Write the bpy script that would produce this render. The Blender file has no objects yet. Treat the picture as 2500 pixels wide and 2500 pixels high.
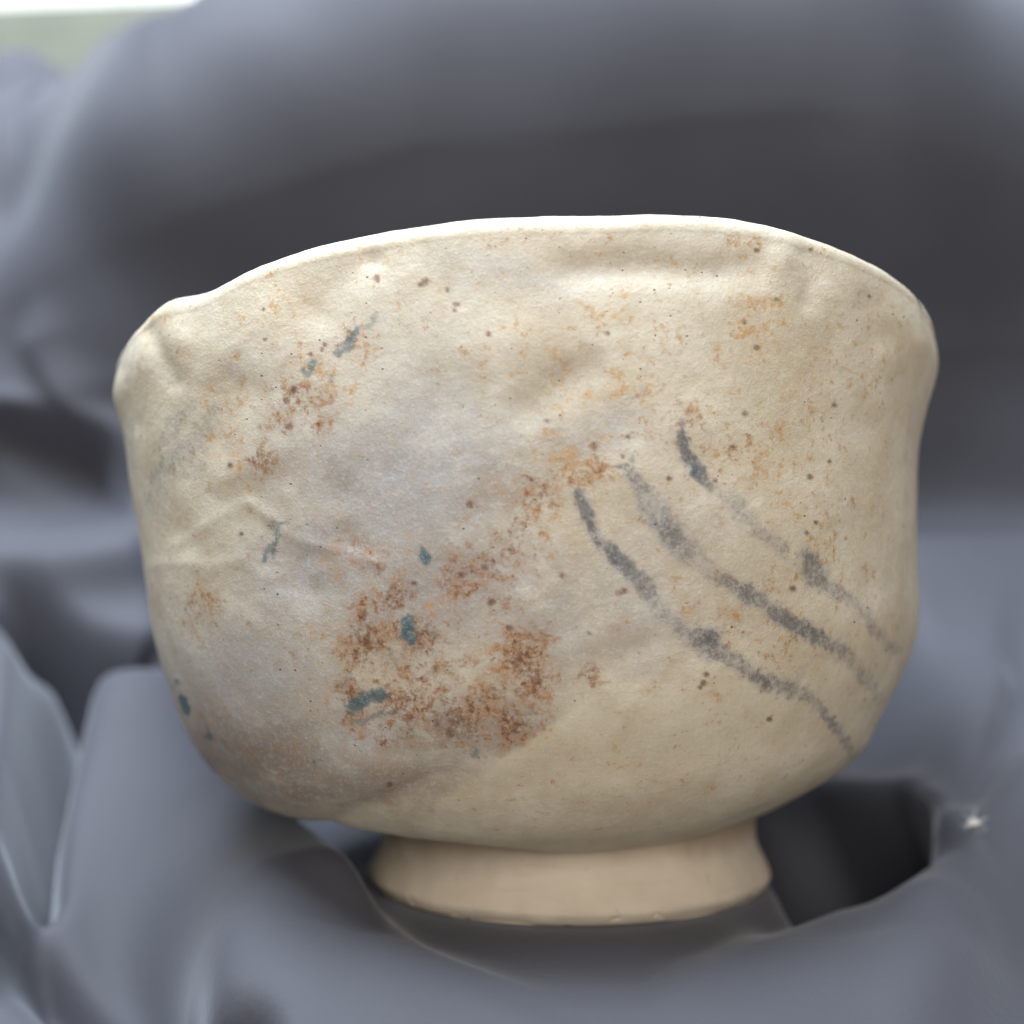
import bpy, math
import numpy as np

# ------------------------------------------------------------------ camera, world, lights
MM = 0.001
CAM_D, CAM_Z, LENS, SHIFT = 230.0, 49.0, 51.0, 0.059      # mm behind the bowl's axis, mm above the table
scene = bpy.context.scene
cam_data = bpy.data.cameras.new("camera")
cam = bpy.data.objects.new("camera", cam_data)
scene.collection.objects.link(cam)
cam.location = (0, -CAM_D * MM, CAM_Z * MM)
cam.rotation_euler = (math.radians(90), 0, 0)
cam_data.sensor_width = 36
cam_data.lens = LENS
cam_data.shift_y = SHIFT
cam_data.clip_start = 0.01
cam_data.clip_end = 20
cam_data.dof.use_dof = True
cam_data.dof.focus_distance = 0.180
cam_data.dof.aperture_fstop = 10.0
scene.camera = cam

world = bpy.data.worlds.new("World")
scene.world = world
world.use_nodes = True
world.node_tree.nodes["Background"].inputs[0].default_value = (1.0, 0.86, 0.72, 1)
world.node_tree.nodes["Background"].inputs[1].default_value = 0.10


def area(name, loc, target, size, size_y, power, color):
    d = bpy.data.lights.new(name, 'AREA')
    d.shape = 'RECTANGLE'
    d.size, d.size_y, d.energy, d.color = size, size_y, power, color
    o = bpy.data.objects.new(name, d)
    scene.collection.objects.link(o)
    o.location = loc
    from mathutils import Vector
    o.rotation_euler = (Vector(target) - Vector(loc)).to_track_quat('-Z', 'Y').to_euler()
    return o


area("window_light", (-0.12, -0.12, 0.62), (0, 0.02, 0.05), 0.52, 0.40, 11.5, (0.86, 0.94, 1.0))
area("room_light", (0.06, -0.85, 0.30), (0, 0, 0.04), 0.6, 0.4, 4.3, (1.0, 0.88, 0.76))

scene.view_settings.view_transform = 'Standard'
scene.view_settings.look = 'None'
scene.view_settings.gamma = 1
scene.view_settings.exposure = 0

# ------------------------------------------------------------------ helpers
rng = np.random.default_rng(7)


def smooth(a, b, x):
    t = np.clip((x - a) / (b - a), 0, 1)
    return t * t * (3 - 2 * t)


def vnoise(p, seed=0):
    """smooth lattice noise of an (n,3) array, -1..1"""
    i = np.floor(p).astype(np.int64)
    f = p - i
    f = f * f * (3 - 2 * f)

    def h(ix, iy, iz):
        n = (ix * 73856093) ^ (iy * 19349663) ^ (iz * 83492791) ^ (seed * 2654435761)
        n = (n ^ (n >> 13)) * 1274126177 & 0xffffffff
        return ((n ^ (n >> 16)) & 0xffff) / 32767.5 - 1
    out = 0
    for dx in (0, 1):
        for dy in (0, 1):
            for dz in (0, 1):
                w = (f[:, 0] if dx else 1 - f[:, 0]) * (f[:, 1] if dy else 1 - f[:, 1]) * (f[:, 2] if dz else 1 - f[:, 2])
                out = out + w * h(i[:, 0] + dx, i[:, 1] + dy, i[:, 2] + dz)
    return out


def fbm(p, octaves=3, seed=0):
    s, a = 0, 1
    for k in range(octaves):
        s = s + a * vnoise(p * 2 ** k, seed + k)
        a *= 0.5
    return s


def grid_mesh(name, P, mat, wrap=False, parent=None, cap=False):
    """P: (rows, cols, 3) in mm -> one mesh object in metres"""
    R, C = P.shape[:2]
    V = P.reshape(-1, 3) * MM
    r = np.arange(R - 1)[:, None]
    c = np.arange(C if wrap else C - 1)[None, :]
    c2 = (c + 1) % C
    F = np.stack([r * C + c, r * C + c2, (r + 1) * C + c2, (r + 1) * C + c], -1).reshape(-1, 4)
    me = bpy.data.meshes.new(name)
    me.vertices.add(len(V))
    me.vertices.foreach_set("co", V.astype(np.float32).ravel())
    me.loops.add(F.size)
    me.loops.foreach_set("vertex_index", F.astype(np.int32).ravel())
    me.polygons.add(len(F))
    me.polygons.foreach_set("loop_start", (np.arange(len(F)) * 4).astype(np.int32))
    me.polygons.foreach_set("use_smooth", np.ones(len(F), bool))
    me.update(calc_edges=True)
    me.validate()
    me.materials.append(mat)
    o = bpy.data.objects.new(name, me)
    scene.collection.objects.link(o)
    if parent:
        o.parent = parent
    return o


def point_color(o, name, rgb):
    a = o.data.color_attributes.new(name, 'FLOAT_COLOR', 'POINT')
    buf = np.ones((len(o.data.vertices), 4), np.float32)
    buf[:, :3] = rgb
    a.data.foreach_set("color", buf.ravel())


class Nodes:
    def __init__(self, name):
        self.m = bpy.data.materials.new(name)
        self.m.use_nodes = True
        self.t = self.m.node_tree
        self.b = self.t.nodes["Principled BSDF"]

    def link(self, a, b):
        self.t.links.new(a, b)

    def new(self, kind, **kw):
        n = self.t.nodes.new(kind)
        for k, v in kw.items():
            if k.startswith('in_'):
                key = k[3:].replace('_', ' ')
                n.inputs[key].default_value = v
            else:
                setattr(n, k, v)
        return n

    def math(self, op, a, b=None, c=None, clamp=False):
        n = self.t.nodes.new('ShaderNodeMath')
        n.operation = op
        n.use_clamp = clamp
        for i, v in enumerate((a, b, c)):
            if v is None:
                continue
            if isinstance(v, (int, float)):
                n.inputs[i].default_value = v
            else:
                self.link(v, n.inputs[i])
        return n.outputs[0]

    def ramp01(self, x, lo, hi):
        n = self.t.nodes.new('ShaderNodeMapRange')
        n.interpolation_type = 'SMOOTHSTEP'
        self.link(x, n.inputs[0])
        n.inputs[1].default_value, n.inputs[2].default_value = lo, hi
        return n.outputs[0]

    def mix(self, fac, a, b):
        n = self.t.nodes.new('ShaderNodeMix')
        n.data_type = 'RGBA'
        n.clamp_factor = True
        for s, v in ((0, fac), (6, a), (7, b)):
            if isinstance(v, (int, float)):
                n.inputs[s].default_value = v
            elif isinstance(v, tuple):
                n.inputs[s].default_value = (*v, 1)
            else:
                self.link(v, n.inputs[s])
        return n.outputs[2]

    def noise(self, scale, detail=2, rough=0.5, vec=None, offset=None):
        n = self.t.nodes.new('ShaderNodeTexNoise')
        n.inputs['Scale'].default_value = scale
        n.inputs['Detail'].default_value = detail
        n.inputs['Roughness'].default_value = rough
        self.link(vec or self.coord(offset), n.inputs['Vector'])
        return n.outputs[0]

    def coord(self, offset=None):
        if not hasattr(self, 'tc'):
            self.tc = self.t.nodes.new('ShaderNodeTexCoord').outputs['Object']
        if offset is None:
            return self.tc
        n = self.t.nodes.new('ShaderNodeVectorMath')
        n.operation = 'ADD'
        self.link(self.tc, n.inputs[0])
        n.inputs[1].default_value = offset
        return n.outputs[0]

    def bump(self, height, strength, dist, normal=None):
        n = self.t.nodes.new('ShaderNodeBump')
        n.inputs['Strength'].default_value = strength
        n.inputs['Distance'].default_value = dist
        self.link(height, n.inputs['Height'])
        if normal is not None:
            self.link(normal, n.inputs['Normal'])
        return n.outputs[0]


# ------------------------------------------------------------------ setting: table, wall
def plain(name, col, rough=0.6):
    n = Nodes(name)
    f = n.noise(60, 4, 0.6)
    n.link(n.mix(n.ramp01(f, 0.3, 0.7), tuple(c * 0.92 for c in col), tuple(min(1, c * 1.06) for c in col)), n.b.inputs['Base Color'])
    n.b.inputs['Roughness'].default_value = rough
    return n.m


def box(name, x0, x1, y0, y1, z0, z1, mat, bevel=1.5, parent=None):
    import bmesh
    bm = bmesh.new()
    bmesh.ops.create_cube(bm, size=1)
    for v in bm.verts:
        v.co.x = (x0 + x1) / 2 + v.co.x * (x1 - x0)
        v.co.y = (y0 + y1) / 2 + v.co.y * (y1 - y0)
        v.co.z = (z0 + z1) / 2 + v.co.z * (z1 - z0)
        v.co *= MM
    bmesh.ops.bevel(bm, geom=bm.edges[:], offset=bevel * MM, segments=3, affect='EDGES')
    me = bpy.data.meshes.new(name)
    bm.to_mesh(me)
    bm.free()
    me.materials.append(mat)
    o = bpy.data.objects.new(name, me)
    scene.collection.objects.link(o)
    if parent:
        o.parent = parent
    return o


table = box("table", -900, 900, -420, 330, -190, -160, plain("pale_wood_top", (0.42, 0.36, 0.28), 0.5), 3)
table["kind"] = "structure"
wall_ = box("wall", -1200, 1200, 345, 365, -190, 1300, plain("white_wall_paint", (0.82, 0.82, 0.80), 0.7), 2)
wall_["kind"] = "structure"
sill = box("window_board", -420, -10, 215, 340, 128, 231, plain("pale_green_grey_paint", (0.17, 0.185, 0.150), 0.5), 6)
sill.rotation_euler = (0, math.radians(-2.5), 0)
sill["label"] = "pale grey-green painted window board past the upper left hem of the cloth"
sill["category"] = "window board"

# ------------------------------------------------------------------ the draped cloth
# base drape: flat under the bowl, then rising as a backdrop; folds are heights off that base, mm
Y_FLOOR, R_BEND, LEAN, Y_DROP = 72.0, 50.0, -13.0, -33.5
T_FRONT, T_BACK, X_HALF = -150.0, 380.0, 190.0
TC, XC = 48, 32                               # control grid of fold heights
FOLDS = [
    [10, 17, 21, 26, 25, 18, 12, 10, 9, 8, 8, 8, 7, 7, 6, 5, 4, 3, 3, 3, 3, 3, 3, 3, 4, 4, 4, 3, 2, 1, 0, 5],
    [-2, -2, -3, -3, -3, -2, -2, -1, -1, -1, -1, -1, -1, -1, -1, -1, -1, 0, 0, 0, 0, 0, 0, 0, -1, -1, -1, 0, 0, 0, 0, -1],
    [0, 0, 0, 0, 0, 0, 0, 0, 0, 0, 0, 0, 0, 0, 0, 0, 0, 0, 0, 0, 0, 0, 0, 0, 0, 0, 0, 0, 0, 0, 0, 0],
    [0, 0, 0, 0, 0, 0, 0, 0, 0, 0, 0, 0, 0, 0, 0, 0, 0, 0, 0, 0, 0, 0, 0, 0, 0, 0, 0, 0, 0, 0, 0, 0],
    [0, 0, 0, 0, 0, 0, 0, 0, 0, 0, 0, 0, 0, 0, 0, 0, 0, 0, 0, 0, 0, 0, 0, 0, 0, 0, 0, 0, 0, 0, 0, 0],
    [0, 0, 0, 0, 0, 0, 0, 0, 0, 0, 0, 0, 0, 0, 0, 0, 0, 0, 0, 0, 0, 0, 0, 0, 0, 0, 0, 0, 0, 0, 0, 0],
    [0, 0, 0, 0, 0, 0, 0, 0, 0, 0, 0, 0, 0, 0, 0, 0, 0, 0, 0, 0, 0, 0, 0, 0, 0, 0, 0, 0, 0, 0, 0, 0],
    [0, 0, 0, 0, 0, 0, 0, 0, 0, 0, 0, 0, 0, 0, 0, 0, 0, 0, 0, 0, 0, 0, 0, 0, 0, 0, 0, 0, 0, 0, 0, 0],
    [0, 0, 0, 0, 0, 0, 0, 0, 0, 0, 0, 0, 0, 0, 0, 0, 0, 0, 0, 0, 0, 0, 0, 0, 0, 0, 0, 0, 0, 0, 0, 0],
    [0, 0, 0, 0, 0, 0, 0, 0, 0, 0, 0, 0, 0, 0, 0, 0, 0, 0, 0, 0, 0, 0, 0, 0, 0, 0, 0, 0, 0, 0, 0, 0],
    [0, 0, 0, 0, 0, 0, 0, 0, 0, 0, 0, 0, 0, 0, 0, 0, 0, 0, 0, 0, 0, 0, 0, 0, 0, 0, 0, 0, 0, 0, 0, 0],
    [0, 0, 0, 0, 0, 0, 0, 0, 0, 0, 0, 0, 0, 0, 0, 0, 0, 0, 0, 0, 0, 0, 0, 0, 0, 0, 0, 0, 0, 0, 0, 0],
    [0, 0, 0, 0, 0, 0, 0, 0, 0, 0, 0, 0, 0, 0, 0, 0, 0, 0, 0, 0, 0, 0, 0, 0, 0, 0, 0, 0, 0, 0, 0, 0],
    [0, 0, 0, 0, 0, 0, 0, 0, 0, 0, 0, 0, 0, 0, 0, 0, 0, 0, 0, 0, 0, 0, 0, 0, 0, 0, 0, 0, 0, 0, 0, 0],
    [0, 0, 0, 0, 0, 0, 0, 0, 0, 0, 0, 0, 0, 0, 0, 0, 0, 0, 0, 0, 0, 0, 0, 0, 0, 0, 0, 0, 0, 0, 0, 0],
    [0, 0, 0, 0, 0, 0, 0, 0, 0, 0, 0, 0, 0, 0, 0, 0, 0, 0, 0, 0, 0, 0, 0, 0, 0, 0, 0, 0, 0, 0, 0, 0],
    [0, 0, 0, 0, 0, 0, 0, 0, 0, 0, 0, 0, 0, 0, 0, 0, 0, 0, 0, 0, 0, 0, 0, 0, 0, 0, 0, 0, 0, 0, 0, 0],
    [0, 0, 0, 0, 0, 0, 0, 0, 0, 0, 0, 0, 0, 0, 0, 0, 0, 0, 0, 0, 0, 0, 0, 0, 0, 0, 0, 0, 0, 0, 0, 0],
    [0, 0, 0, 0, 0, 0, 0, 0, 0, 0, 0, 0, 0, 0, 0, 0, 0, 0, 0, 0, 0, 0, 0, 0, 0, 0, 0, 0, 0, 0, 0, 0],
    [0, 0, 0, 0, 0, 0, 0, 0, 0, 0, 0, 0, 0, 0, 0, 0, 0, 0, 0, 0, 0, 0, 0, 0, 0, 0, 0, 0, 0, 0, 0, 0],
    [0, 0, 0, 0, 0, 0, 0, 0, 0, 0, 0, 0, 0, 0, 0, 0, 0, 0, 0, 0, 0, 0, 0, 0, 0, 0, 0, 0, 0, 0, 0, 0],
    [0, 0, 0, 0, 0, 0, 0, 0, 0, 0, 0, 0, 0, 0, 0, 0, 0, 0, 0, 0, 0, 0, 0, 0, 0, 0, 0, 0, 0, 0, 0, 0],
    [0, 0, 0, 0, 0, 0, 0, 0, 0, 0, 0, 0, 0, 0, 0, 0, 0, 0, 0, 0, 0, 0, 0, 0, 0, 0, 0, 0, 0, 0, 0, 0],
    [0, 0, 0, 0, 0, 0, 0, 0, 0, 0, 0, 0, 0, 0, 0, 0, 0, 0, 0, 0, 0, 0, 0, 0, 0, 0, 0, 0, 0, 0, 0, 0],
    [0, 0, 0, 0, 0, 0, 0, 0, -1, -1, -1, 0, 0, 0, 0, 0, 0, 0, 0, 0, 0, 0, 0, 0, 0, 0, 0, 0, 0, 0, 0, 0],
    [0, 0, 0, 0, 0, 0, -1, -5, -9, -12, -9, -4, 0, 0, 0, 0, 0, 0, 0, 0, 0, -1, -9, -1, -1, -1, 0, 0, 0, 0, 0, 0],
    [0, 0, 0, 1, 1, 1, -11, -13, 1, 4, -9, -10, -3, -1, -1, 0, 0, 0, 0, 0, -1, -6, -20, -23, -15, -15, -3, 2, 1, 0, 0, 0],
    [6, 8, 11, 16, 25, 35, 45, 49, 96, 102, 50, 3, -7, -7, -7, -6, -4, -4, -4, -3, -3, 4, 30, 56, 47, 57, 28, 18, 13, 10, 8, 7],
    [22, 27, 35, 49, 72, 108, 154, 160, 130, 143, 95, 50, 23, 12, 9, 10, 12, 11, 9, 9, 18, 44, 90, 119, 103, 96, 63, 44, 33, 26, 22, 22],
    [35, 41, 52, 70, 98, 141, 190, 177, 123, 165, 128, 84, 63, 53, 50, 49, 48, 44, 38, 37, 49, 85, 134, 154, 133, 112, 82, 62, 49, 40, 35, 34],
    [42, 48, 59, 75, 99, 132, 160, 164, 168, 183, 154, 117, 97, 90, 86, 84, 83, 77, 70, 72, 88, 125, 170, 178, 152, 124, 95, 75, 61, 51, 45, 43],
    [45, 49, 58, 71, 91, 118, 148, 159, 175, 188, 174, 147, 133, 126, 122, 119, 117, 110, 105, 108, 129, 164, 200, 198, 164, 134, 105, 84, 69, 59, 52, 50],
    [44, 47, 53, 62, 75, 95, 124, 153, 182, 193, 190, 175, 167, 163, 158, 154, 150, 144, 141, 149, 170, 203, 226, 215, 176, 144, 115, 93, 77, 65, 58, 54],
    [43, 44, 46, 49, 52, 57, 80, 162, 163, 212, 221, 211, 203, 197, 193, 188, 182, 180, 183, 195, 220, 252, 267, 247, 202, 162, 128, 102, 83, 70, 62, 57],
    [44, 44, 45, 42, 34, 11, -27, 113, 185, 253, 260, 248, 238, 230, 225, 220, 217, 219, 228, 244, 272, 302, 309, 277, 228, 182, 140, 109, 88, 73, 64, 59],
    [51, 53, 55, 57, 59, 58, 62, 97, 210, 292, 286, 279, 277, 263, 252, 246, 247, 255, 272, 290, 320, 346, 344, 302, 249, 194, 145, 111, 87, 71, 62, 59],
    [63, 70, 77, 88, 105, 132, 163, 113, 155, 234, 293, 316, 334, 315, 286, 266, 272, 296, 310, 332, 356, 367, 355, 307, 242, 182, 134, 101, 79, 65, 57, 57],
    [78, 90, 101, 117, 141, 177, 233, 157, 171, 226, 282, 287, 293, 336, 330, 323, 320, 348, 373, 391, 395, 391, 355, 280, 191, 142, 105, 80, 64, 54, 48, 52],
    [92, 111, 124, 141, 158, 154, 142, 161, 223, 301, 319, 314, 313, 317, 306, 301, 308, 331, 356, 368, 368, 349, 307, 238, 155, 106, 72, 54, 45, 38, 35, 46],
    [105, 132, 153, 186, 236, 286, 159, 169, 231, 346, 349, 333, 312, 294, 279, 271, 276, 289, 301, 307, 301, 285, 254, 208, 153, 95, 47, 30, 24, 21, 21, 36],
    [111, 141, 165, 200, 252, 304, 217, 226, 294, 335, 324, 306, 284, 265, 250, 242, 241, 245, 248, 240, 233, 226, 219, 197, 153, 99, 38, 11, 3, 2, 5, 26],
    [107, 138, 159, 185, 219, 265, 263, 275, 295, 280, 271, 259, 241, 226, 215, 206, 198, 188, 184, 179, 175, 175, 176, 174, 146, 89, 27, -17, -20, -15, -9, 15],
    [100, 130, 146, 165, 181, 158, 162, 175, 188, 200, 212, 211, 200, 188, 179, 169, 157, 146, 139, 135, 133, 135, 138, 140, 129, 82, 28, -21, -30, -26, -19, 8],
    [95, 124, 131, 138, 140, 97, 90, 103, 121, 146, 173, 177, 170, 160, 151, 138, 122, 115, 110, 107, 107, 109, 115, 121, 118, 80, 30, -18, -34, -33, -24, 6],
    [106, 133, 126, 103, 77, 44, 43, 64, 89, 119, 152, 160, 155, 147, 137, 123, 106, 98, 94, 91, 92, 95, 103, 113, 117, 86, 41, -8, -39, -36, -24, 11],
    [155, 190, 178, 119, 11, -6, 25, 64, 98, 132, 160, 165, 159, 150, 139, 123, 106, 95, 88, 84, 84, 88, 96, 109, 119, 106, 66, 21, -17, -22, -13, 29],
    [246, 313, 352, 363, 193, 90, 101, 125, 151, 178, 188, 186, 176, 163, 146, 123, 105, 92, 83, 78, 77, 81, 88, 99, 112, 115, 87, 50, 14, 2, 5, 53],
    [279, 360, 453, 564, 539, 373, 257, 206, 187, 179, 173, 165, 155, 143, 127, 102, 82, 70, 61, 56, 55, 57, 63, 72, 83, 92, 83, 60, 32, 16, 13, 50],
]  #FOLDS_DATA


ROLL_X, ROLL_T = [-190, -115, -70, -20, 60, 120, 190], [205, 211, 234, 248, 255, 246, 236]


def ledge_profile(t, x=0.0):
    """falls away in front of the bowl, level under it, climbing behind it"""
    amax, amin = math.radians(90 - LEAN), math.radians(86)
    r2 = 34.0
    a = np.clip((t - Y_FLOOR) / R_BEND, 0, amax)
    y = np.minimum(t, Y_FLOOR) + R_BEND * np.sin(a)
    z = R_BEND * (1 - np.cos(a))
    e = np.maximum(t - Y_FLOOR - R_BEND * amax, 0)
    # near the top the cloth rolls back over what holds it up
    er = np.interp(x, ROLL_X, ROLL_T) - Y_FLOOR - R_BEND * amax
    rr, aend = 34.0, math.radians(24)
    e1 = np.minimum(e, er)
    p = np.clip((e - er) / rr, 0, amax - aend)
    e2 = np.maximum(e - er - rr * (amax - aend), 0)
    y = y + e1 * np.cos(a) + np.where(e > 0, rr * (math.sin(amax) - np.sin(amax - p)) + e2 * math.cos(aend), 0)
    z = z + e1 * np.sin(a) + np.where(e > 0, rr * (np.cos(amax - p) - math.cos(amax)) + e2 * math.sin(aend), 0)
    b = np.clip((Y_DROP - t) / r2, 0, amin)
    e = np.maximum(Y_DROP - t - r2 * amin, 0)
    f = t < Y_DROP
    y = np.where(f, Y_DROP - r2 * np.sin(b) - e * np.cos(b), y)
    z = np.where(f, -r2 * (1 - np.cos(b)) - e * np.sin(b), z)
    return y, z


def drape_base(x, t):
    """base drape: a ledge under the bowl that runs out into one slope on either side of it; points and normals"""
    y, z = ledge_profile(t, x + 0 * t)
    ta, tb = -120.0, 205.0
    ends = ledge_profile(np.array([ta, ta + 2, tb - 2, tb]))
    k = np.clip((t - ta) / (tb - ta), 0, 1)
    h00, h10 = 2 * k ** 3 - 3 * k ** 2 + 1, k ** 3 - 2 * k ** 2 + k
    h01, h11 = -2 * k ** 3 + 3 * k ** 2, k ** 3 - k ** 2
    L = (tb - ta) * 0.8
    out = []
    for e, v in zip(ends, (y, z)):
        c = h00 * e[0] + h10 * L * (e[1] - e[0]) / 2 + h01 * e[3] + h11 * L * (e[3] - e[2]) / 2
        out.append(np.where((t > ta) & (t < tb), c, v))
    w = np.where(x < 5, smooth(-34, -78, x), smooth(46, 86, x))
    P = np.stack([x + 0 * t, y * (1 - w) + out[0] * w, z * (1 - w) + out[1] * w], -1)
    N = np.cross(np.gradient(P, axis=1), np.gradient(P, axis=0))
    return P, N / np.linalg.norm(N, axis=-1, keepdims=True)


def bspline_up(H, n0, n1):
    def mat(n, m):
        u = np.linspace(0, m - 1, n)
        M = np.zeros((n, m))
        i = np.clip(np.floor(u).astype(int), 0, m - 2)
        f = u - i
        w = [(1 - f) ** 3 / 6, (3 * f ** 3 - 6 * f ** 2 + 4) / 6, (-3 * f ** 3 + 3 * f ** 2 + 3 * f + 1) / 6, f ** 3 / 6]
        for k in range(4):
            np.add.at(M, (np.arange(n), np.clip(i + k - 1, 0, m - 1)), w[k])
        return M
    return mat(n0, H.shape[0]) @ H @ mat(n1, H.shape[1]).T


def soft_folds(table):
    """table of fold heights in tenths of a mm: one row per step up the drape, one column per step across"""
    return np.zeros((TC, XC)) if table is None else np.array(table, float) / 10.0


# big folds, laid on the base drape: path, width on the one side, width on the other, height in mm
BIG_FOLDS = [
    ([(-80, 1110), (100, 1120), (250, 1095)], 85, 40, 11),
    ([(40, 1190), (160, 1220), (300, 1235)], 26, 50, -34),
    ([(230, 1840)], 130, 130, -15),
    ([(40, 860), (190, 910)], 45, 45, -8),
    ([(110, 640), (180, 820), (270, 980), (300, 1060)], 60, 30, 3),
    ([(-20, 1230), (20, 1340), (10, 1540), (-10, 1760)], 40, 110, 12),
    ([(140, 1280), (98, 1420), (70, 1540), (58, 1660)], 36, 26, -24),
    ([(58, 1810), (140, 1885), (300, 1940), (460, 1960)], 55, 50, -12),
    ([(300, 1330), (400, 1500), (560, 1680), (760, 1850), (950, 1945), (1150, 2040)], 55, 160, 10),
    ([(560, 1560), (650, 1640), (760, 1745), (1000, 1800), (1200, 1810), (1320, 1750)], 60, 60, -2),
    ([(1440, 1640), (1560, 1600), (1700, 1590)], 40, 60, -34),
    ([(1420, 1560), (1560, 1525), (1720, 1550), (1790, 1640)], 60, 24, 6),
    ([(1330, 2020), (1500, 1910), (1700, 1800), (1850, 1680), (1960, 1510)], 80, 130, 8),
    ([(1872, 1320), (1780, 1600)], 36, 90, 4),
    ([(1660, 1085), (1980, 1080)], 22, 130, 9),
]


def fold_height(U, W):
    H = np.zeros(U.shape)
    for path, wn, wp, hgt in BIG_FOLDS:
        best = np.full(U.shape, 1e9)
        sgn = np.zeros(U.shape)
        path = path if len(path) > 1 else [path[0], (path[0][0] + 1, path[0][1])]
        for (ax, ay), (bx, by) in zip(path[:-1], path[1:]):
            dx, dy = bx - ax, by - ay
            q = np.clip(((U - ax) * dx + (W - ay) * dy) / (dx * dx + dy * dy), 0, 1)
            d = np.hypot(U - ax - q * dx, W - ay - q * dy)
            m = d < best
            best[m] = d[m]
            sgn[m] = (dx * (W - ay) - dy * (U - ax))[m] / math.hypot(dx, dy)
        k = smooth(-1, 1, sgn / (0.35 * (wn + wp)))
        w = wn * (1 - k) + wp * k
        H += hgt * np.exp(-(best / w) ** 2)
    return H


def cloth_material():
    n = Nodes("grey_satin_cloth")
    f = n.noise(14, 3, 0.55)
    n.link(n.mix(n.ramp01(f, 0.3, 0.7), (0.062, 0.066, 0.086), (0.078, 0.083, 0.107)), n.b.inputs['Base Color'])
    n.b.inputs['Roughness'].default_value = 0.72
    n.b.inputs['Specular IOR Level'].default_value = 0.35
    n.b.inputs['Sheen Weight'].default_value = 0.3
    n.b.inputs['Sheen Roughness'].default_value = 0.4
    n.b.inputs['Sheen Tint'].default_value = (0.8, 0.88, 1.0, 1)
    w1 = n.noise(700, 3, 0.6)
    n.link(n.bump(w1, 0.25, 0.0003), n.b.inputs['Normal'])
    return n.m


def build_cloth():
    H = soft_folds(FOLDS)
    nt, nx = 520, 420
    h = bspline_up(H, nt, nx)
    t = np.linspace(T_FRONT, T_BACK, nt)[:, None]
    x = np.linspace(-X_HALF, X_HALF, nx)[None, :]
    hem = hem_t(x)
    t = t + 0 * x
    x = x + 0 * t
    B, N = drape_base(x, t)
    near = (CAM_D + B[..., 1]) > 60
    dd = np.maximum(CAM_D + B[..., 1], 60)
    h = h + near * fold_height(966 + 2737 * B[..., 0] / dd, 1080 - 2737 * (B[..., 2] - CAM_Z) / dd)
    h = h * (1 - 0.9 * smooth(58, 30, np.abs(x - 12)) * smooth(-22, -36, t) * (h > 0))
    # where the bowl stands the cloth is pressed flat
    h = h * smooth(31, 40, np.hypot(x - 8.9, t))
    global CLOTH_P
    P = B + N * h[..., None]
    keep = t <= hem
    CLOTH_P = P
    o = grid_mesh("draped_cloth", P, cloth_material())
    # trim above the hem
    import bmesh
    bm = bmesh.new()
    bm.from_mesh(o.data)
    bm.verts.ensure_lookup_table()
    kill = [bm.verts[i] for i in np.nonzero(~keep.ravel())[0]]
    bmesh.ops.delete(bm, geom=kill, context='VERTS')
    bm.to_mesh(o.data)
    bm.free()
    s = o.modifiers.new("thickness", 'SOLIDIFY')
    s.thickness = 0.6 * MM
    s.offset = -1
    return o


def hem_t(x):
    return np.interp(x, HEM_X, HEM_T) + 0 * x


HEM_X = [-190, -129, -110, -92, -80, -67, -55, -35, 190]
HEM_T = [330, 300, 294, 272, 262, 261, 267, 290, 350]


cloth = build_cloth()
cloth["label"] = "dark grey satin cloth with deep soft folds draped under and behind the bowl"
cloth["category"] = "cloth"

# ------------------------------------------------------------------ the tea bowl
PXF, CXP, CYP = 2737.0, 966.0, 1080.0        # front drawing of the bowl: units per radian, axis, eye level


def drawing(P):
    """place of a surface point on the front drawing of the bowl (the photograph at 1932 units across)"""
    d = CAM_D + P[..., 1]
    return CXP + PXF * P[..., 0] / d, CYP - PXF * (P[..., 2] - CAM_Z) / d


TOP_LINE = np.array([(213, 690), (222, 665), (250, 622), (300, 578), (340, 572), (370, 568), (400, 553), (440, 525), (520, 488), (600, 462), (700, 442), (800, 428),
                     (900, 413), (1000, 411), (1100, 408), (1180, 408), (1240, 404), (1290, 404), (1400, 412), (1500, 436), (1570, 462), (1620, 482),
                     (1680, 515), (1730, 557), (1755, 600), (1768, 650)], float)
# rows from the foot joint to the rim: z and x of the left side, z and x of the right side, z and depth of the front
ROWS = np.array([
    (14.2, -23.0, 11.8, 35.5, 10.4, 30.0), (13.9, -30.0, 13.8, 40.8, 11.6, 35.0), (14.3, -37.0, 16.6, 45.8, 14.2, 41.0),
    (16.3, -42.0, 20.4, 51.4, 18.3, 46.0), (20.0, -46.0, 24.6, 55.0, 23.0, 50.0), (25.9, -49.7, 30.5, 57.3, 28.5, 53.0),
    (32.4, -52.0, 37.0, 60.0, 35.0, 55.0), (39.3, -53.8, 43.3, 61.2, 42.0, 56.3), (46.6, -55.1, 50.0, 61.2, 49.0, 57.0),
    (54.7, -56.2, 58.0, 61.1, 57.0, 57.5), (63.6, -57.7, 66.0, 61.2, 65.5, 57.7), (71.7, -58.9, 71.5, 62.2, 74.0, 57.6),
    (76.5, -60.2, 77.5, 63.9, 81.0, 57.0), (80.5, -59.8, 82.0, 63.3, 87.0, 56.2)])

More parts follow.
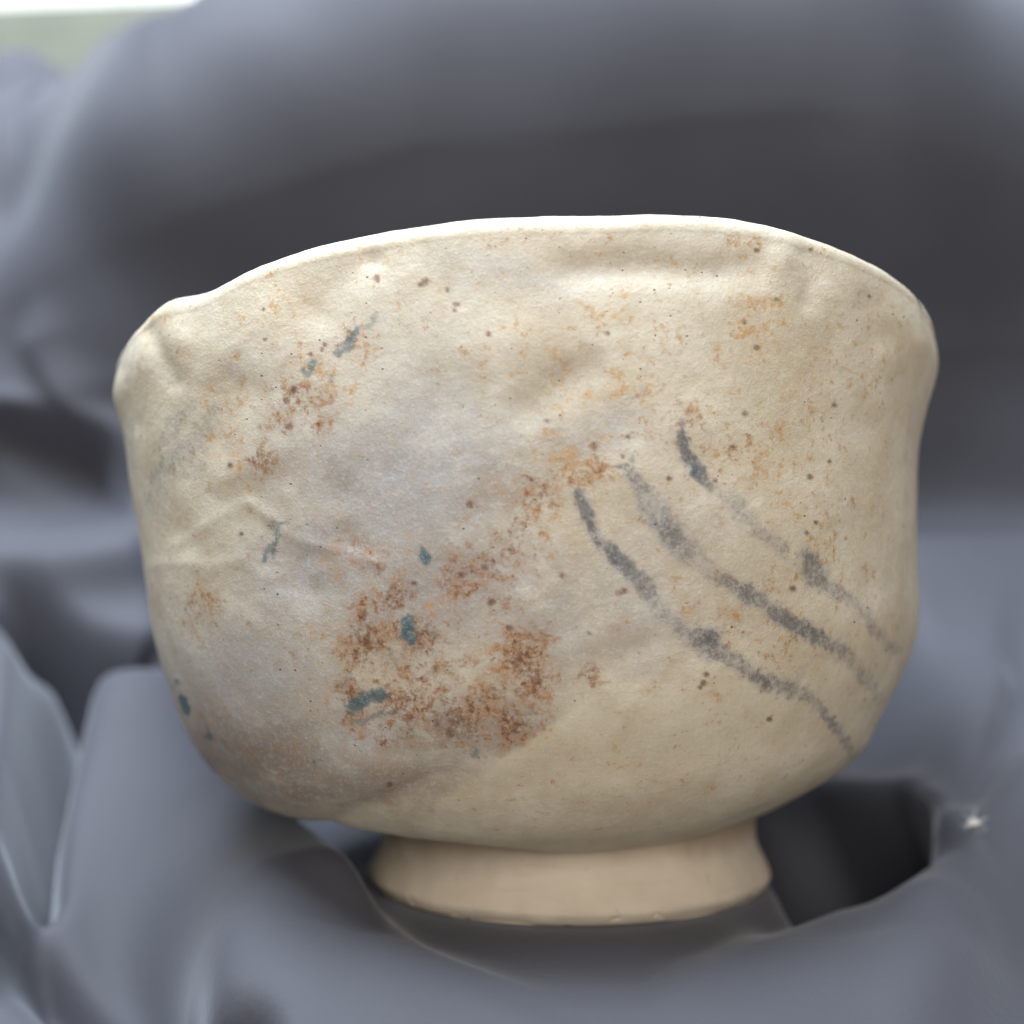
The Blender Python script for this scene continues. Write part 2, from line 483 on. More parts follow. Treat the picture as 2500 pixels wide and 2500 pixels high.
# relief: path on the drawing, half width, height (mm, + is proud)
RELIEF = [
    ([(1080, 508), (1200, 500), (1350, 510), (1430, 503)], 36, -1.0),
    ([(1468, 495)], 34, 0.8), ([(1520, 480), (1535, 520), (1525, 570)], 22, -0.5),
    ([(690, 492), (640, 530), (600, 580)], 48, -0.9), ([(700, 490)], 18, -0.4),
    ([(1640, 585), (1660, 630)], 42, -0.9),
    ([(1110, 700), (1060, 720), (1000, 770)], 42, -0.8), ([(1000, 640), (900, 660)], 60, 0.4),
    ([(470, 948), (520, 985), (560, 1020), (640, 1040), (710, 1062)], 13, 0.20),
    ([(560, 1060), (560, 1100), (590, 1120)], 34, -0.75), ([(545, 930), (556, 985)], 14, 0.2),
    ([(505, 1000), (500, 1060)], 18, -0.25),
    ([(290, 1066), (340, 1060), (400, 1072), (450, 1056)], 16, 0.16), ([(330, 1030), (430, 966), (470, 950)], 14, 0.15),
    ([(340, 1010)], 40, -0.3),
    ([(655, 1010), (660, 1030)], 26, -0.5), ([(640, 930)], 34, -0.35),
    ([(282, 625), (305, 670), (330, 720)], 20, -0.55), ([(345, 640)], 28, 0.3),
    ([(240, 700), (262, 800)], 20, -0.25),
    ([(560, 1590), (640, 1545), (700, 1512), (770, 1488), (860, 1460)], 22, -0.75),
    ([(540, 1475), (700, 1445)], 60, 1.3),
    ([(1250, 1350), (1400, 1290)], 70, 0.5), ([(1000, 1470), (1300, 1420)], 40, -0.4),
    ([(1020, 1150)], 45, 0.4), ([(860, 1190)], 40, -0.3), ([(1640, 1350), (1655, 1380)], 20, -0.3), ([(1695, 1240), (1700, 1260)], 16, -0.35),
    ([(1600, 1000), (1640, 1100)], 50, -0.4), ([(460, 740), (420, 830)], 40, -0.5), ([(1180, 880), (1300, 800)], 60, 0.4),
    ([(1180, 1330), (1080, 1230), (1150, 1180)], 30, 0.3), ([(1130, 1260), (1230, 1210)], 26, -0.3), ([(420, 900), (520, 860)], 30, 0.3), ([(800, 860), (900, 980)], 70, 0.3),
]


def dist_path(U, W, path):
    if len(path) == 1:
        return np.hypot(U - path[0][0], W - path[0][1]), np.zeros_like(U)
    best = np.full(U.shape, 1e9)
    along = np.zeros_like(U)
    n = len(path) - 1
    for k in range(n):
        (ax, ay), (bx, by) = path[k][:2], path[k + 1][:2]
        L2 = (bx - ax) ** 2 + (by - ay) ** 2
        s = np.clip(((U - ax) * (bx - ax) + (W - ay) * (by - ay)) / L2, 0, 1)
        d = np.hypot(U - ax - s * (bx - ax), W - ay - s * (by - ay))
        m = d < best
        best[m] = d[m]
        along[m] = (k + s[m])
    return best, along


def spline_rows(T, s):
    """Catmull-Rom through table rows"""
    i = np.clip(np.floor(s).astype(int), 0, len(T) - 2)
    f = (s - i)[:, None]
    p0, p1, p2, p3 = T[np.maximum(i - 1, 0)], T[i], T[i + 1], T[np.minimum(i + 2, len(T) - 1)]
    return 0.5 * (2 * p1 + (p2 - p0) * f + (2 * p0 - 5 * p1 + 4 * p2 - p3) * f ** 2 + (3 * p1 - p0 - 3 * p2 + p3) * f ** 3)


def plan(th, xl, xr, dep, p):
    c, s = np.cos(th), np.sin(th)
    cc = np.sign(c) * np.abs(c) ** p
    ss = np.sign(s) * np.abs(s) ** p
    xc, hx = (xl + xr) / 2, (xr - xl) / 2
    return xc + hx * cc, -dep * ss


def angles(nf, nb):
    f = np.linspace(-0.35, math.pi + 0.35, nf, endpoint=False)
    b = np.linspace(math.pi + 0.35, 2 * math.pi - 0.35, nb, endpoint=False)
    return np.concatenate([f, b])


def normals(P, wrap=True):
    dc = np.roll(P, -1, 1) - np.roll(P, 1, 1)
    dr = np.gradient(P, axis=0)
    n = np.cross(dc, dr)
    return n / np.maximum(np.linalg.norm(n, axis=-1, keepdims=True), 1e-9)


def build_bowl():
    th = angles(640, 200)
    c2 = np.cos(th) ** 2
    LIP = 2.7
    PW = 0.86
    # rim height round the bowl, from the top line
    last = ROWS[-1]
    x, y = plan(th, last[1], last[3], last[5] + 0 * th, PW)
    u = CXP + PXF * x / (CAM_D + y)
    v = np.interp(u, TOP_LINE[:, 0], TOP_LINE[:, 1])
    zr = CAM_Z - (v - CYP) / PXF * (CAM_D + y) + 0.65 + 0.55 * smooth(600, 380, u) * smooth(225, 300, u) + 0.5 * smooth(1450, 1700, u)
    back = smooth(0.12, -0.3, np.sin(th))
    edge_z = np.where(np.cos(th) > 0, 83.6, 82.0)
    zr = zr * (1 - back) + edge_z * back
    for _ in range(60):
        zr = (np.roll(zr, 1) + 2 * zr + np.roll(zr, -1)) / 4
    # outer wall rows
    ns = 470
    s = np.linspace(0, len(ROWS) - 1, ns)
    T = spline_rows(ROWS, s)
    zl, xl, zR, xr, zf, dep = [T[:, k][:, None] for k in range(6)]
    side = zl * (np.cos(th) < 0) + zR * (np.cos(th) >= 0)
    soft = smooth(-0.25, 0.25, np.cos(th))
    side = zl * (1 - soft) + zR * soft
    c1 = np.abs(np.cos(th)) ** np.where(np.cos(th) < 0, 1.1, 1.8)
    z = zf * (1 - c1) + side * c1
    w = smooth(7.0, 13.0, s)[:, None]
    z = z + (zr - LIP - z[-1][None, :]) * w
    p = 0.98 - (0.98 - PW) * smooth(1, 7, s)[:, None]
    X, Y = plan(th[None, :], xl, xr, dep, p)
    rows = [np.stack([X, Y, z + 0 * X], -1)]
    # rolled lip and inner wall
    a = np.linspace(0, math.pi, 46)[1:, None]
    ins = LIP * (1 - np.cos(a))
    X, Y = plan(th[None, :], last[1] + ins, last[3] - ins, last[5] - ins, PW)
    rows.append(np.stack([X, Y, (zr - LIP)[None, :] + LIP * np.sin(a) + 0 * X], -1))
    q = np.linspace(0, 1, 60)[1:, None]
    k = np.cos(q * math.pi / 2) ** 0.45 * 0.995 + 0.005
    ins = 2 * LIP + 1.5 * q
    xc = (last[1] + last[3]) / 2 * (1 - q) + 6 * q
    X, Y = plan(th[None, :], 0, 2 * (last[3] - last[1] - 2 * ins) / 2, last[5] - ins, PW)
    hx = (last[3] - last[1]) / 2 - ins
    c, sn = np.cos(th)[None, :], np.sin(th)[None, :]
    X = xc + hx * k * np.sign(c) * np.abs(c) ** PW
    Y = -(last[5] - ins) * k * np.sign(sn) * np.abs(sn) ** PW
    Zi = 18 + (zr[None, :] - LIP - 18) * (1 - np.sin(q * math.pi / 2) ** 1.6)
    rows.append(np.stack([X, Y, Zi], -1))
    P = np.concatenate(rows, 0)
    N = normals(P)
    if N[100, 300, 1] > 0:
        N = -N
    U, W = drawing(P)
    front = smooth(10, -12, P[..., 1]) * (np.arange(P.shape[0]) < ns + 14)[:, None]
    disp = np.zeros(P.shape[:2])
    for path, wd, hgt in RELIEF:
        d, _ = dist_path(U, W, path)
        disp += 0.72 * hgt * np.exp(-(d / wd) ** 2 * 1.1) * front
    q3 = P.reshape(-1, 3)
    low = fbm(q3 / 19.0, 3, 5).reshape(disp.shape)
    mid = fbm(q3 / 4.2, 3, 15).reshape(disp.shape)
    fine = fbm(q3 / 0.95, 2, 25).reshape(disp.shape)
    env = smooth(0, 1.2, np.concatenate([s, np.full(P.shape[0] - ns, 9.0)]))[:, None]
    disp += (0.32 * low + 0.05 * mid + 0.022 * fine) * env
    P = P + N * disp[..., None]
    return P, ns


GREY_STROKES = [   # (x, y, half width, strength)
    [(1092, 925, 8, .9), (1100, 960, 12, 1.), (1125, 1012, 14, .95), (1170, 1062, 13, 1.), (1215, 1098, 13, .75), (1250, 1150, 16, .5), (1290, 1190, 13, .6),
     (1330, 1210, 22, 1.), (1385, 1248, 14, .6), (1440, 1285, 17, .9), (1500, 1302, 12, .6), (1545, 1338, 9, .6), (1580, 1375, 9, .7), (1602, 1410, 9, .6), (1612, 1442, 8, .3)],
    [(1172, 878, 6, .7), (1198, 900, 12, .8), (1232, 960, 20, .6), (1252, 990, 20, .85), (1282, 1030, 22, .65), (1340, 1078, 14, .35), (1395, 1112, 13, .8),
     (1450, 1145, 15, .75), (1500, 1180, 14, .95), (1560, 1210, 12, .85), (1600, 1240, 12, .5), (1630, 1275, 10, .5), (1662, 1325, 8, .4)],
    [(1283, 795, 5, .5), (1288, 830, 12, 1.), (1305, 872, 15, 1.), (1328, 902, 12, .9), (1352, 918, 8, .25), (1380, 945, 15, .5), (1420, 990, 13, .45), (1470, 1035, 12, .5),
     (1500, 1060, 8, .2), (1540, 1090, 20, .7), (1570, 1110, 12, .6), (1620, 1145, 9, .45), (1660, 1192, 8, .45), (1692, 1228, 8, .35)],
    [(1518, 1030, 6, .3), (1525, 1052, 14, .8), (1545, 1085, 18, .75)],
    [(1490, 1295, 5, .4), (1540, 1240, 5, .2), (1600, 1245, 8, .4)],
    [(360, 765, 10, .35), (330, 800, 16, .45), (300, 850, 13, .25)], [(400, 775, 14, .35), (370, 830, 22, .45), (320, 870, 16, .5), (290, 920, 15, .4), (275, 960, 12, .3)],
    [(250, 790, 6, .3), (240, 850, 8, .35), (250, 890, 6, .3)], [(380, 880, 10, .3), (330, 900, 8, .25), (300, 960, 14, .2)],
    [(448, 705, 20, .25), (455, 700, 9, .3)],
]
BLUE = [([(706, 600), (690, 615)], 9, .5), ([(668, 625), (662, 640)], 10, .8), ([(655, 650), (630, 668)], 9, .75), ([(588, 685), (578, 705)], 10, .8), ([(625, 715)], 10, .35),
        ([(530, 985), (512, 1022), (496, 1055)], 8, .8), ([(798, 1045), (803, 1052)], 12, 1.3), ([(770, 1180), (768, 1205)], 14, 1.3),
        ([(662, 1332), (690, 1318), (722, 1310)], 13, .95), ([(672, 1362), (700, 1352), (745, 1345)], 7, .6), ([(660, 1275), (640, 1290)], 10, .4),
        ([(895, 1418)], 10, .6), ([(345, 1322), (352, 1342)], 10, 1.4), ([(393, 1385)], 9, 1.2), ([(600, 1437)], 9, .8), ([(335, 1290)], 8, .8),
        ([(1205, 735), (1180, 765)], 10, .4), ([(1195, 855), (1190, 872)], 6, .6), ([(1120, 845), (1125, 862)], 9, .5), ([(1318, 885), (1305, 892)], 8, .8),
        ([(830, 1360), (870, 1370)], 22, .35), ([(810, 1190), (820, 1200)], 10, .5), ([(735, 1250)], 12, .3), ([(1000, 1345)], 12, .35), ([(765, 1380)], 18, .3)]
# rust: centre, radii, density of speckle
RUST = [(830, 1290, 110, 60, .45), (760, 1270, 60, 40, .5), (690, 1150, 40, 40, .7), (940, 1330, 70, 50, .7), (720, 1390, 60, 25, .6), (1010, 1300, 35, 60, .7), (870, 1110, 60, 40, .6), (960, 1050, 60, 50, .5), (735, 1130, 55, 50, .75), (700, 1220, 70, 60, .8), (790, 1215, 80, 50, .75), (660, 1340, 45, 55, .72), (760, 1340, 80, 60, .7), (870, 1365, 80, 50, .75), (985, 1250, 50, 60, .85),
        (975, 1370, 55, 45, .85), (900, 1300, 70, 50, .3), (900, 1075, 80, 45, .62), (940, 1140, 50, 40, .5), (1020, 950, 60, 35, .6), (985, 1010, 45, 40, .5), (1090, 885, 70, 45, .5),
        (560, 740, 60, 30, .55), (530, 790, 35, 45, .5), (495, 870, 28, 35, .7), (600, 800, 40, 35, .5), (650, 650, 60, 30, .45), (515, 1000, 18, 40, .5), (1110, 1280, 40, 22, .6),
        (690, 1060, 40, 30, .45), (1330, 1190, 60, 60, .3), (1300, 810, 50, 40, .5), (1400, 850, 60, 60, .35), (380, 1140, 30, 45, .35), (480, 1400, 100, 60, .12), (655, 1035, 20, 18, .6),
        (660, 1255, 30, 40, .6), (1440, 1130, 90, 60, .2), (1430, 1240, 90, 50, .25), (1200, 830, 40, 30, .35)]
OCHRE = [(1080, 870, 75, 60, .95), (1440, 610, 80, 80, .75), (1430, 860, 90, 80, .7), (1150, 580, 70, 50, .6), (1400, 500, 50, 50, .55), (1260, 520, 90, 40, .4), (1080, 745, 70, 60, .6),
         (1190, 720, 80, 60, .6), (1240, 1000, 60, 80, .4), (1000, 640, 160, 120, .35), (620, 700, 120, 110, .5), (540, 560, 100, 60, .5), (420, 800, 100, 120, .35), (1600, 700, 120, 150, .35),
         (720, 1250, 140, 150, .5), (960, 1290, 90, 110, .7), (1540, 1010, 100, 160, .4), (1400, 1190, 140, 90, .45), (1330, 1300, 120, 60, .2), (300, 600, 60, 50, .4), (700, 480, 80, 60, .3),
         (1050, 960, 100, 80, .6), (1300, 700, 200, 150, .35), (380, 1130, 60, 60, .5), (1490, 740, 60, 60, .4), (1640, 620, 60, 60, .35), (1240, 1440, 200, 60, .25)]
DOTS = [(710, 523, 7), (713, 530, 5), (803, 532, 8), (795, 538, 6), (843, 547, 5), (862, 573, 6), (858, 585, 4), (922, 630, 6), (887, 951, 8), (887, 951, 7), (497, 583, 4), (1428, 473, 5), (1465, 565, 5), (1405, 608, 5),
        (1428, 655, 6), (1405, 780, 6), (1380, 843, 5), (1528, 900, 6), (435, 878, 6), (1495, 1110, 7), (1522, 1005, 5), (1333, 1272, 6), (1328, 1288, 7), (1322, 1296, 5), (1452, 1357, 6), (455, 1008, 5),
        (1178, 1115, 7), (1168, 1120, 6), (1145, 630, 5), (1035, 795, 5), (1120, 842, 7), (1262, 903, 6), (545, 805, 7), (612, 650, 5), (608, 660, 5), (855, 1058, 5), (925, 1137, 8), (915, 1070, 7), (1350, 905, 5),
        (1640, 560, 4), (1540, 985, 5), (1565, 870, 5), (1300, 828, 5), (500, 640, 4), (540, 755, 7), (555, 735, 8), (586, 668, 5), (1575, 765, 5), (1187, 825, 4), (1110, 1195, 4), (735, 1480, 6), (1192, 1635, 4), (1175, 860, 5),
        (1000, 905, 5), (870, 1085, 8), (780, 1100, 6), (1060, 1085, 6), (960, 1185, 7), (1530, 470, 4)]
# broad glaze tone: cool grey-lavender areas, and mauve-brown burnt areas, with shade painted in at lower left
COOL = [(760, 900, 220, 200, .8), (600, 1080, 130, 130, .75), (480, 1270, 170, 130, .8), (800, 1120, 220, 150, .75), (620, 1400, 250, 90, .7), (900, 1380, 160, 70, .6), (1180, 1150, 100, 120, .4),
        (960, 520, 130, 50, .3), (1240, 1000, 60, 60, .3), (1000, 1200, 120, 110, .6), (700, 760, 120, 90, .4), (1130, 820, 110, 50, .4)]
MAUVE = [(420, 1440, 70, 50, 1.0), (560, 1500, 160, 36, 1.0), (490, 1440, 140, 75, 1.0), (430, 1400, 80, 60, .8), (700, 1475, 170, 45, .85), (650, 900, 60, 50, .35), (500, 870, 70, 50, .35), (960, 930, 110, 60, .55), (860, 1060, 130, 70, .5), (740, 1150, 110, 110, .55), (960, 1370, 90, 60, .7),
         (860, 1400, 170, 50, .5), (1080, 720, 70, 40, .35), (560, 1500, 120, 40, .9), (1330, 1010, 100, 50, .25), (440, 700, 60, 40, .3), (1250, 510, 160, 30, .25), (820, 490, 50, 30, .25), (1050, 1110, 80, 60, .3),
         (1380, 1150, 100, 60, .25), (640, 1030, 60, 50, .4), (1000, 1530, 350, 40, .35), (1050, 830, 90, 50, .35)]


def blobs(U, W, lst):
    out = np.zeros_like(U)
    for (cx, cy, rx, ry, k) in lst:
        out = np.maximum(out, k * np.exp(-(((U - cx) / rx) ** 2 + ((W - cy) / ry) ** 2) * 1.0))
    return out


def glaze_masks(P):
    U0, W0 = drawing(P)
    q = P.reshape(-1, 3)
    sh = U0.shape
    wob = [fbm(q / 2.2, 3, 40 + k).reshape(sh) for k in range(2)]
    big = [fbm(q / 8.0, 3, 60 + k).reshape(sh) for k in range(2)]
    rag = [fbm(q / 0.8, 2, 80 + k).reshape(sh) for k in range(2)]
    U = U0 + 6.0 * wob[0] + 6 * rag[0]
    W = W0 + 6.0 * wob[1] + 6 * rag[1]
    Ub, Wb = U0 + 20 * big[0] + 9 * wob[0], W0 + 20 * big[1] + 9 * wob[1]
    front = smooth(22, 4, P[..., 1])
    grey = np.zeros(sh)
    for st in GREY_STROKES:
        d, al = dist_path(U, W, [(a, b) for a, b, _, _ in st])
        wd = np.interp(al, range(len(st)), [k[2] for k in st])
        kk = np.interp(al, range(len(st)), [k[3] for k in st])
        grey = np.maximum(grey, kk * smooth(1.8, .5, d / wd))
    blue = np.zeros(sh)
    for path, wd, k in BLUE:
        d, _ = dist_path(U, W, path)
        blue = np.maximum(blue, k * smooth(1.4, .5, d / wd))
    dots = np.zeros(sh)
    for (a, b, r) in DOTS:
        dots = np.maximum(dots, smooth(1.35, .45, np.hypot(U0 - a + 1.5 * wob[0], W0 - b + 1.5 * wob[1]) / r))
    rust = blobs(Ub, Wb, RUST)
    ochre = blobs(Ub, Wb, OCHRE)
    cool = blobs(Ub, Wb, COOL)
    # the pale bare tongue at the lower right of the burnt patch: a crisp slanting edge
    edge = (U0 - 1120) * 0.57 + (W0 - 1310) * 0.82 + 6 * wob[0]
    cut = smooth(-8, 10, edge) * smooth(1600, 1300, U0) * smooth(1400, 1300, W0 + (U0 - 1120) * -0.4)
    low = smooth(-8, 10, edge) * (W0 > 1290)
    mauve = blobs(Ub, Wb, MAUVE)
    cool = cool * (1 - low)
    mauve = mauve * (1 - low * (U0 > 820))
    rust = rust * (1 - low)
    tail = 0.25 * (1 - front)
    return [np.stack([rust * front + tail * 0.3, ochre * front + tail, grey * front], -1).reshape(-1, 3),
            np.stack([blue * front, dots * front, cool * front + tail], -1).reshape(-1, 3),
            np.stack([mauve * front, low * front, 0 * low], -1).reshape(-1, 3)]


def glaze_material():
    n = Nodes("speckled_cream_glaze")

    def attr(name):
        a = n.new('ShaderNodeVertexColor', layer_name=name)
        s = n.new('ShaderNodeSeparateColor')
        n.link(a.outputs[0], s.inputs[0])
        return s.outputs
    rust, ochre, grey = attr("stain_a")
    blue, dots, cool = attr("stain_b")
    mauve, low, _ = attr("stain_c")
    n1 = n.noise(420, 4, 0.62)
    n2 = n.noise(1500, 4, 0.68, offset=(3, 1, 2))
    n3 = n.noise(3200, 2, 0.6, offset=(1, 5, 2))
    n4 = n.noise(85, 3, 0.55, offset=(7, 2, 2))
    n5 = n.noise(900, 4, 0.68, offset=(2, 9, 4))
    n6 = n.noise(170, 3, 0.6, offset=(4, 4, 1))
    cream = n.mix(n.ramp01(n4, 0.32, 0.68), (0.500, 0.455, 0.360), (0.590, 0.560, 0.475))
    cream = n.mix(n.math('MULTIPLY', n.ramp01(n6, 0.50, 0.72), 0.30), cream, (0.48, 0.41, 0.30))
    col = n.mix(n.math('MULTIPLY', cool, n.ramp01(n.math('ADD', n6, n.math('MULTIPLY', n1, 0.5)), 0.55, 0.80)), cream, (0.32, 0.33, 0.36))
    col = n.mix(n.math('MULTIPLY', cool, 0.92), col, (0.355, 0.365, 0.395))
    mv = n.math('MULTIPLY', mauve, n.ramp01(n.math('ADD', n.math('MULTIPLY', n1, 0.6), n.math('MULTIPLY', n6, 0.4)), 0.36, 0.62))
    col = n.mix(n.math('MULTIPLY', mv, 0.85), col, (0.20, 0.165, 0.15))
    col = n.mix(n.math('MULTIPLY', mauve, 0.58), col, (0.15, 0.122, 0.112))  # second, darker mauve coat; at lower left it is painted shade too
    # milky fine crystals
    col = n.mix(n.math('MULTIPLY', n.ramp01(n2, 0.50, 0.72), 0.34), col, (0.70, 0.68, 0.63))
    col = n.mix(n.math('MULTIPLY', n.ramp01(n5, 0.46, 0.28), 0.30), col, (0.38, 0.32, 0.25))
    tan = n.ramp01(n.math('ADD', n.math('MULTIPLY', n6, 0.45), n.math('MULTIPLY', n1, 0.55)), 0.44, 0.62)
    col = n.mix(n.math('MULTIPLY', tan, 0.24), col, (0.43, 0.335, 0.225))
    gr = n.ramp01(n.math('ADD', n.math('MULTIPLY', n4, 0.4), n.math('MULTIPLY', n5, 0.6)), 0.54, 0.66)
    col = n.mix(n.math('MULTIPLY', gr, 0.22), col, (0.36, 0.33, 0.31))
    # ochre halo and specks
    och = n.ramp01(n.math('ADD', n.math('ADD', n.math('MULTIPLY', n5, 0.6), n.math('MULTIPLY', n1, 0.4)), n.math('MULTIPLY', ochre, 0.165)), 0.575, 0.70)
    col = n.mix(n.math('MULTIPLY', och, 0.72), col, (0.46, 0.27, 0.10))
    col = n.mix(n.math('MULTIPLY', ochre, 0.18), col, (0.58, 0.42, 0.22))
    # rust specks
    sp = n.math('ADD', n.math('MULTIPLY', n1, 0.22), n.math('ADD', n.math('MULTIPLY', n2, 0.44), n.math('MULTIPLY', n5, 0.34)))
    rs = n.ramp01(n.math('ADD', sp, n.math('MULTIPLY', rust, 0.205)), 0.585, 0.67)
    col = n.mix(n.math('MULTIPLY', n.math('MULTIPLY', rust, n.ramp01(n.math('ADD', n.math('MULTIPLY', n1, 0.5), n.math('MULTIPLY', n5, 0.5)), 0.38, 0.6)), 0.55), col, (0.33, 0.215, 0.14))
    rw = n.ramp01(n.math('ADD', sp, n.math('MULTIPLY', rust, 0.205)), 0.55, 0.67)
    rc = n.ramp01(n.math('ADD', sp, n.math('MULTIPLY', rust, 0.205)), 0.63, 0.74)
    col = n.mix(n.math("MULTIPLY", rw, 0.80), col, n.mix(n.ramp01(n1, 0.42, 0.58), (0.21, 0.11, 0.058), (0.34, 0.20, 0.115)))
    col = n.mix(n.math('MULTIPLY', rc, 0.85), col, (0.115, 0.047, 0.024))
    # grey-black iron brush marks
    gs = n.math('MULTIPLY', grey, n.ramp01(n.math('ADD', n.math('ADD', n.math('MULTIPLY', n2, 0.5), n.math('MULTIPLY', n1, 0.5)), n.math('MULTIPLY', grey, 0.20)), 0.54, 0.70))
    gcol = n.mix(n.ramp01(n5, 0.42, 0.60), (0.038, 0.038, 0.038), (0.12, 0.125, 0.14))
    col = n.mix(n.math('MULTIPLY', grey, 0.74), col, (0.27, 0.275, 0.295))
    col = n.mix(n.math('MULTIPLY', gs, 0.72), col, gcol)
    bs = n.math('MULTIPLY', blue, n.ramp01(n.math('ADD', n.math('ADD', n.math('MULTIPLY', n2, 0.4), n.math('MULTIPLY', n1, 0.6)), n.math('MULTIPLY', blue, 0.2)), 0.42, 0.72), clamp=True)
    col = n.mix(n.math('MULTIPLY', bs, 0.9), col, n.mix(n.ramp01(n2, 0.4, 0.6), (0.028, 0.080, 0.115), (0.085, 0.165, 0.195)))
    col = n.mix(n.math('MULTIPLY', dots, n.math('ADD', 0.45, n.math('MULTIPLY', n2, 0.8)), clamp=True), col, (0.135, 0.060, 0.038))
    # white crystals show through every stain
    col = n.mix(n.math('MULTIPLY', n.ramp01(n3, 0.54, 0.70), 0.22), col, (0.66, 0.65, 0.63))
    # pinholes
    sx = n.new('ShaderNodeSeparateXYZ')
    n.link(n.coord(), sx.inputs[0])
    cx = n.new('ShaderNodeCombineXYZ')
    n.link(sx.outputs[0], cx.inputs[0])
    n.link(sx.outputs[2], cx.inputs[1])
    v = n.new('ShaderNodeTexVoronoi', in_Scale=520.0)
    v.voronoi_dimensions = '2D'
    n.link(cx.outputs[0], v.inputs['Vector'])
    sep = n.new('ShaderNodeSeparateColor')
    n.link(v.outputs['Color'], sep.inputs[0])
    hole = n.math('MULTIPLY', n.ramp01(n.math('ADD', v.outputs['Distance'], n.math('MULTIPLY', sep.outputs[1], 0.05)), 0.095, 0.055), n.ramp01(sep.outputs[0], 0.84, 0.86))
    hole = n.math('MULTIPLY', hole, n.math('MULTIPLY', n.ramp01(n4, 0.38, 0.52), n.math('SUBTRACT', 1.0, low, clamp=True)))
    col = n.mix(n.math('MULTIPLY', hole, 0.85), col, (0.10, 0.065, 0.05))
    n.link(col, n.b.inputs['Base Color'])
    n.b.inputs['Specular IOR Level'].default_value = 0.42
    n.link(n.math('ADD', 0.40, n.math('MULTIPLY', n2, 0.25)), n.b.inputs['Roughness'])
    n.b.inputs['Subsurface Weight'].default_value = 0.12
    n.b.inputs['Subsurface Radius'].default_value = (1.0, 0.7, 0.4)
    n.b.inputs['Subsurface Scale'].default_value = 0.0006
    hgt = n.math('ADD', n.math('MULTIPLY', n2, 0.6), n.math('MULTIPLY', n3, 0.35))
    hgt = n.math('SUBTRACT', hgt, n.math('MULTIPLY', hole, 0.8))
    n.link(n.bump(hgt, 0.55, 0.00026), n.b.inputs['Normal'])
    return n.m


def clay_material():
    n = Nodes("bare_buff_clay")
    n4 = n.noise(120, 4, 0.6)
    n2 = n.noise(1500, 3, 0.6, offset=(2, 2, 2))
    col = n.mix(n.ramp01(n4, 0.3, 0.7), (0.66, 0.60, 0.50), (0.73, 0.67, 0.57))
    mp = n.new('ShaderNodeMapping')
    mp.inputs['Scale'].default_value = (1, 1, 14)
    n.link(n.coord(), mp.inputs['Vector'])
    turn = n.noise(120, 3, 0.6, vec=mp.outputs[0])
    col = n.mix(n.math('MULTIPLY', n.ramp01(turn, 0.55, 0.75), 0.18), col, (0.42, 0.31, 0.20))
    # clay turns browner towards its top, where the glaze stops
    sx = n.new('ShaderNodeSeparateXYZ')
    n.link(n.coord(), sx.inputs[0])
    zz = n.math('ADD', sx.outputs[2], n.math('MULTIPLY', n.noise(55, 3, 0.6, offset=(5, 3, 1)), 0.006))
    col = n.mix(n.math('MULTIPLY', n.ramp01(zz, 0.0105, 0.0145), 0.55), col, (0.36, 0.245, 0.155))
    spk = n.ramp01(n.noise(800, 2, 0.5, offset=(8, 1, 4)), 0.72, 0.78)
    col = n.mix(n.math('MULTIPLY', spk, 0.5), col, (0.30, 0.19, 0.11))
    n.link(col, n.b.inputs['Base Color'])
    n.b.inputs['Roughness'].default_value = 0.85
    n.b.inputs['Specular IOR Level'].default_value = 0.25
    h = n.math('ADD', n.math('MULTIPLY', n2, 0.4), n.math('MULTIPLY', turn, 0.6))
    n.link(n.bump(h, 0.35, 0.0003), n.b.inputs['Normal'])
    return n.m


bowl = bpy.data.objects.new("tea_bowl", None)
scene.collection.objects.link(bowl)
bowl.empty_display_size = 0.02
bowl["label"] = "hand-shaped cream ceramic tea bowl with rust speckles and three dark brush strokes"
bowl["category"] = "bowl"

P, n_outer = build_bowl()
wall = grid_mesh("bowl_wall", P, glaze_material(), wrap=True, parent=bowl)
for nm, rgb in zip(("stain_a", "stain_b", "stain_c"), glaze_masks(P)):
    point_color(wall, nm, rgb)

# foot ring: outside flares to the bottom edge, flat tread, hollow underneath
FX, FY = 8.9, 0.0
prof = [(27.6, 17.0), (28.6, 15.0), (29.1, 13.0), (29.15, 11.0), (29.1, 9.4), (29.2, 7.8), (29.7, 6.2), (30.5, 4.6), (31.2, 3.2), (31.5, 2.1), (30.9, 1.0), (30.0, .25), (29.0, 0.0),
        (27.0, 0.0), (25.4, 0.1), (24.4, .9), (24.0, 3.0), (23.6, 6.5), (22.0, 9.2), (16.0, 10.2), (6.0, 10.4), (0.1, 10.4)]
PR = spline_rows(np.array(prof), np.linspace(0, len(prof) - 1, 170))
th = angles(420, 140)
lean = 1 + 0.0 * th
R = PR[:, 0][:, None] + 0 * th
Z = PR[:, 1][:, None] + 0 * th
Q = np.stack([FX + R * np.cos(th), FY - R * np.sin(th), Z], -1)
flat = Q.reshape(-1, 3)
nz_ = fbm(flat / 9.0, 3, 90).reshape(R.shape)
nf_ = fbm(flat / 1.3, 3, 95).reshape(R.shape)
chip = smooth(.35, .9, fbm(flat / 1.6, 2, 99).reshape(R.shape)) * np.exp(-((Z - 0.8) / 1.1) ** 2)
chip = chip * smooth(.3, .7, fbm(flat / 7.0, 2, 101).reshape(R.shape) + .3)
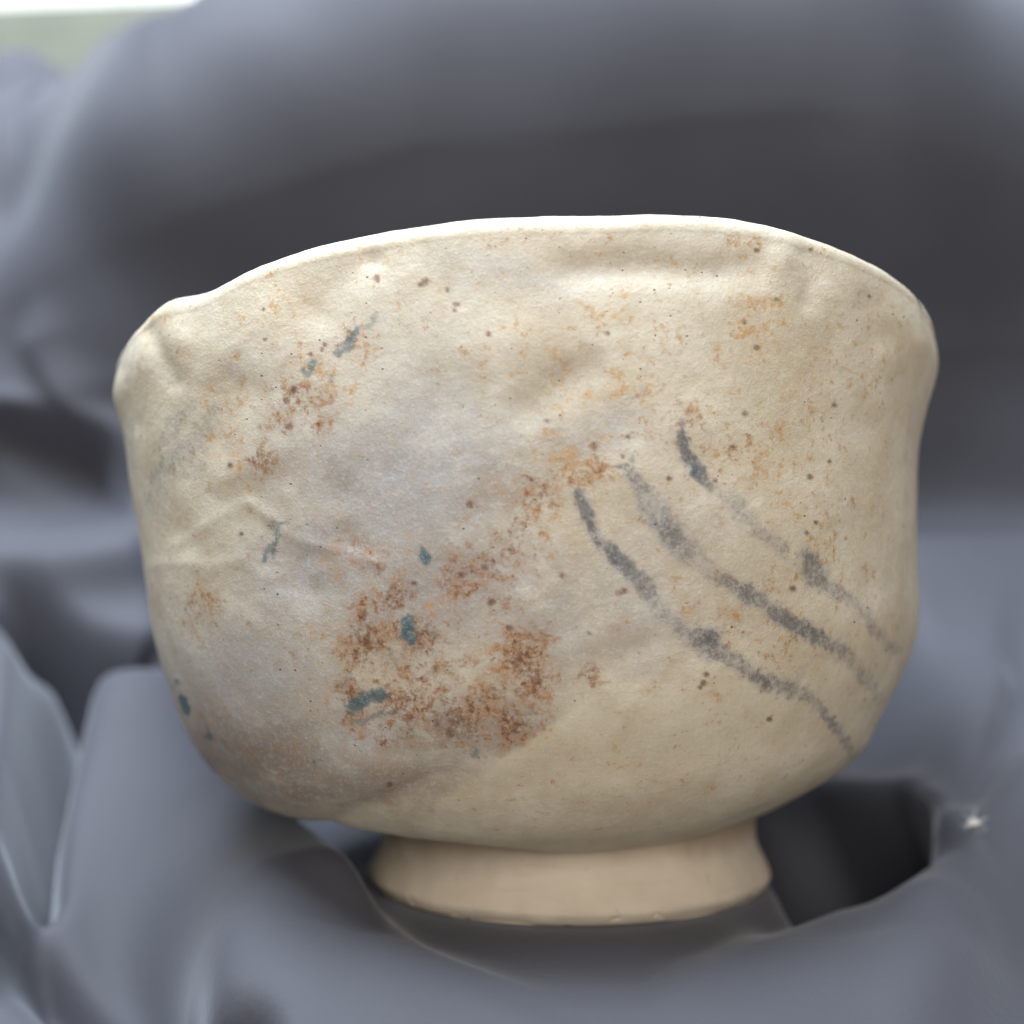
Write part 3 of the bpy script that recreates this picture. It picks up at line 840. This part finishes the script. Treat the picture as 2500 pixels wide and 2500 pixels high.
R2 = R + smooth(0.0, 3.0, R) * (0.28 * nz_ * (Z > 0.3) + 0.03 * nf_ - 0.5 * chip * (R > 26))
Z2 = np.where((Z < 4) & (R > 26), np.maximum(Z, 0) + 0.55 * chip, Z)
Q = np.stack([FX + R2 * np.cos(th), FY - R2 * np.sin(th), Z2], -1)
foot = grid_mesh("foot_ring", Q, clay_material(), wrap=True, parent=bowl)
foot["label"] = "unglazed buff clay foot with a flared lower edge"

# ------------------------------------------------------------------ a fleck of lint on the cloth
def build_lint():
    import bmesh
    bm = bmesh.new()
    bmesh.ops.create_icosphere(bm, subdivisions=3, radius=0.85)
    pts = np.array([v.co[:] for v in bm.verts])
    lump = fbm(pts * 1.3 + 4, 3, 7)
    for v, k in zip(bm.verts, lump):
        v.co *= (1 + 0.35 * k)
        v.co.z *= 0.7
    g = np.random.default_rng(3)
    for _ in range(26):                                    # loose fibres
        a = g.normal(size=3)
        a /= np.linalg.norm(a)
        b = np.cross(a, g.normal(size=3))
        b /= np.linalg.norm(b)
        ring = []
        for k in range(6):
            c = a * (0.7 + 0.28 * k) + b * 0.10 * k * k * 0.4
            ring.append([bm.verts.new(c + 0.035 * (math.cos(t) * b + math.sin(t) * np.cross(a, b))) for t in (0, 2.1, 4.2)])
        for r0, r1 in zip(ring[:-1], ring[1:]):
            for j in range(3):
                bm.faces.new((r0[j], r0[(j + 1) % 3], r1[(j + 1) % 3], r1[j]))
    for v in bm.verts:
        v.co *= MM
    me = bpy.data.meshes.new("lint_fleck")
    bm.to_mesh(me)
    bm.free()
    n = Nodes("white_lint")
    n.link(n.mix(n.noise(900, 2), (0.60, 0.60, 0.62), (0.80, 0.80, 0.80)), n.b.inputs['Base Color'])
    n.b.inputs['Roughness'].default_value = 0.9
    me.materials.append(n.m)
    o = bpy.data.objects.new("lint_fleck", me)
    scene.collection.objects.link(o)
    return o


lint = build_lint()
lint.location = (70.2 * MM, -9.3 * MM, 10.9 * MM)
lint["label"] = "tiny white fleck of lint on the cloth right of the bowl's foot"
lint["category"] = "lint"
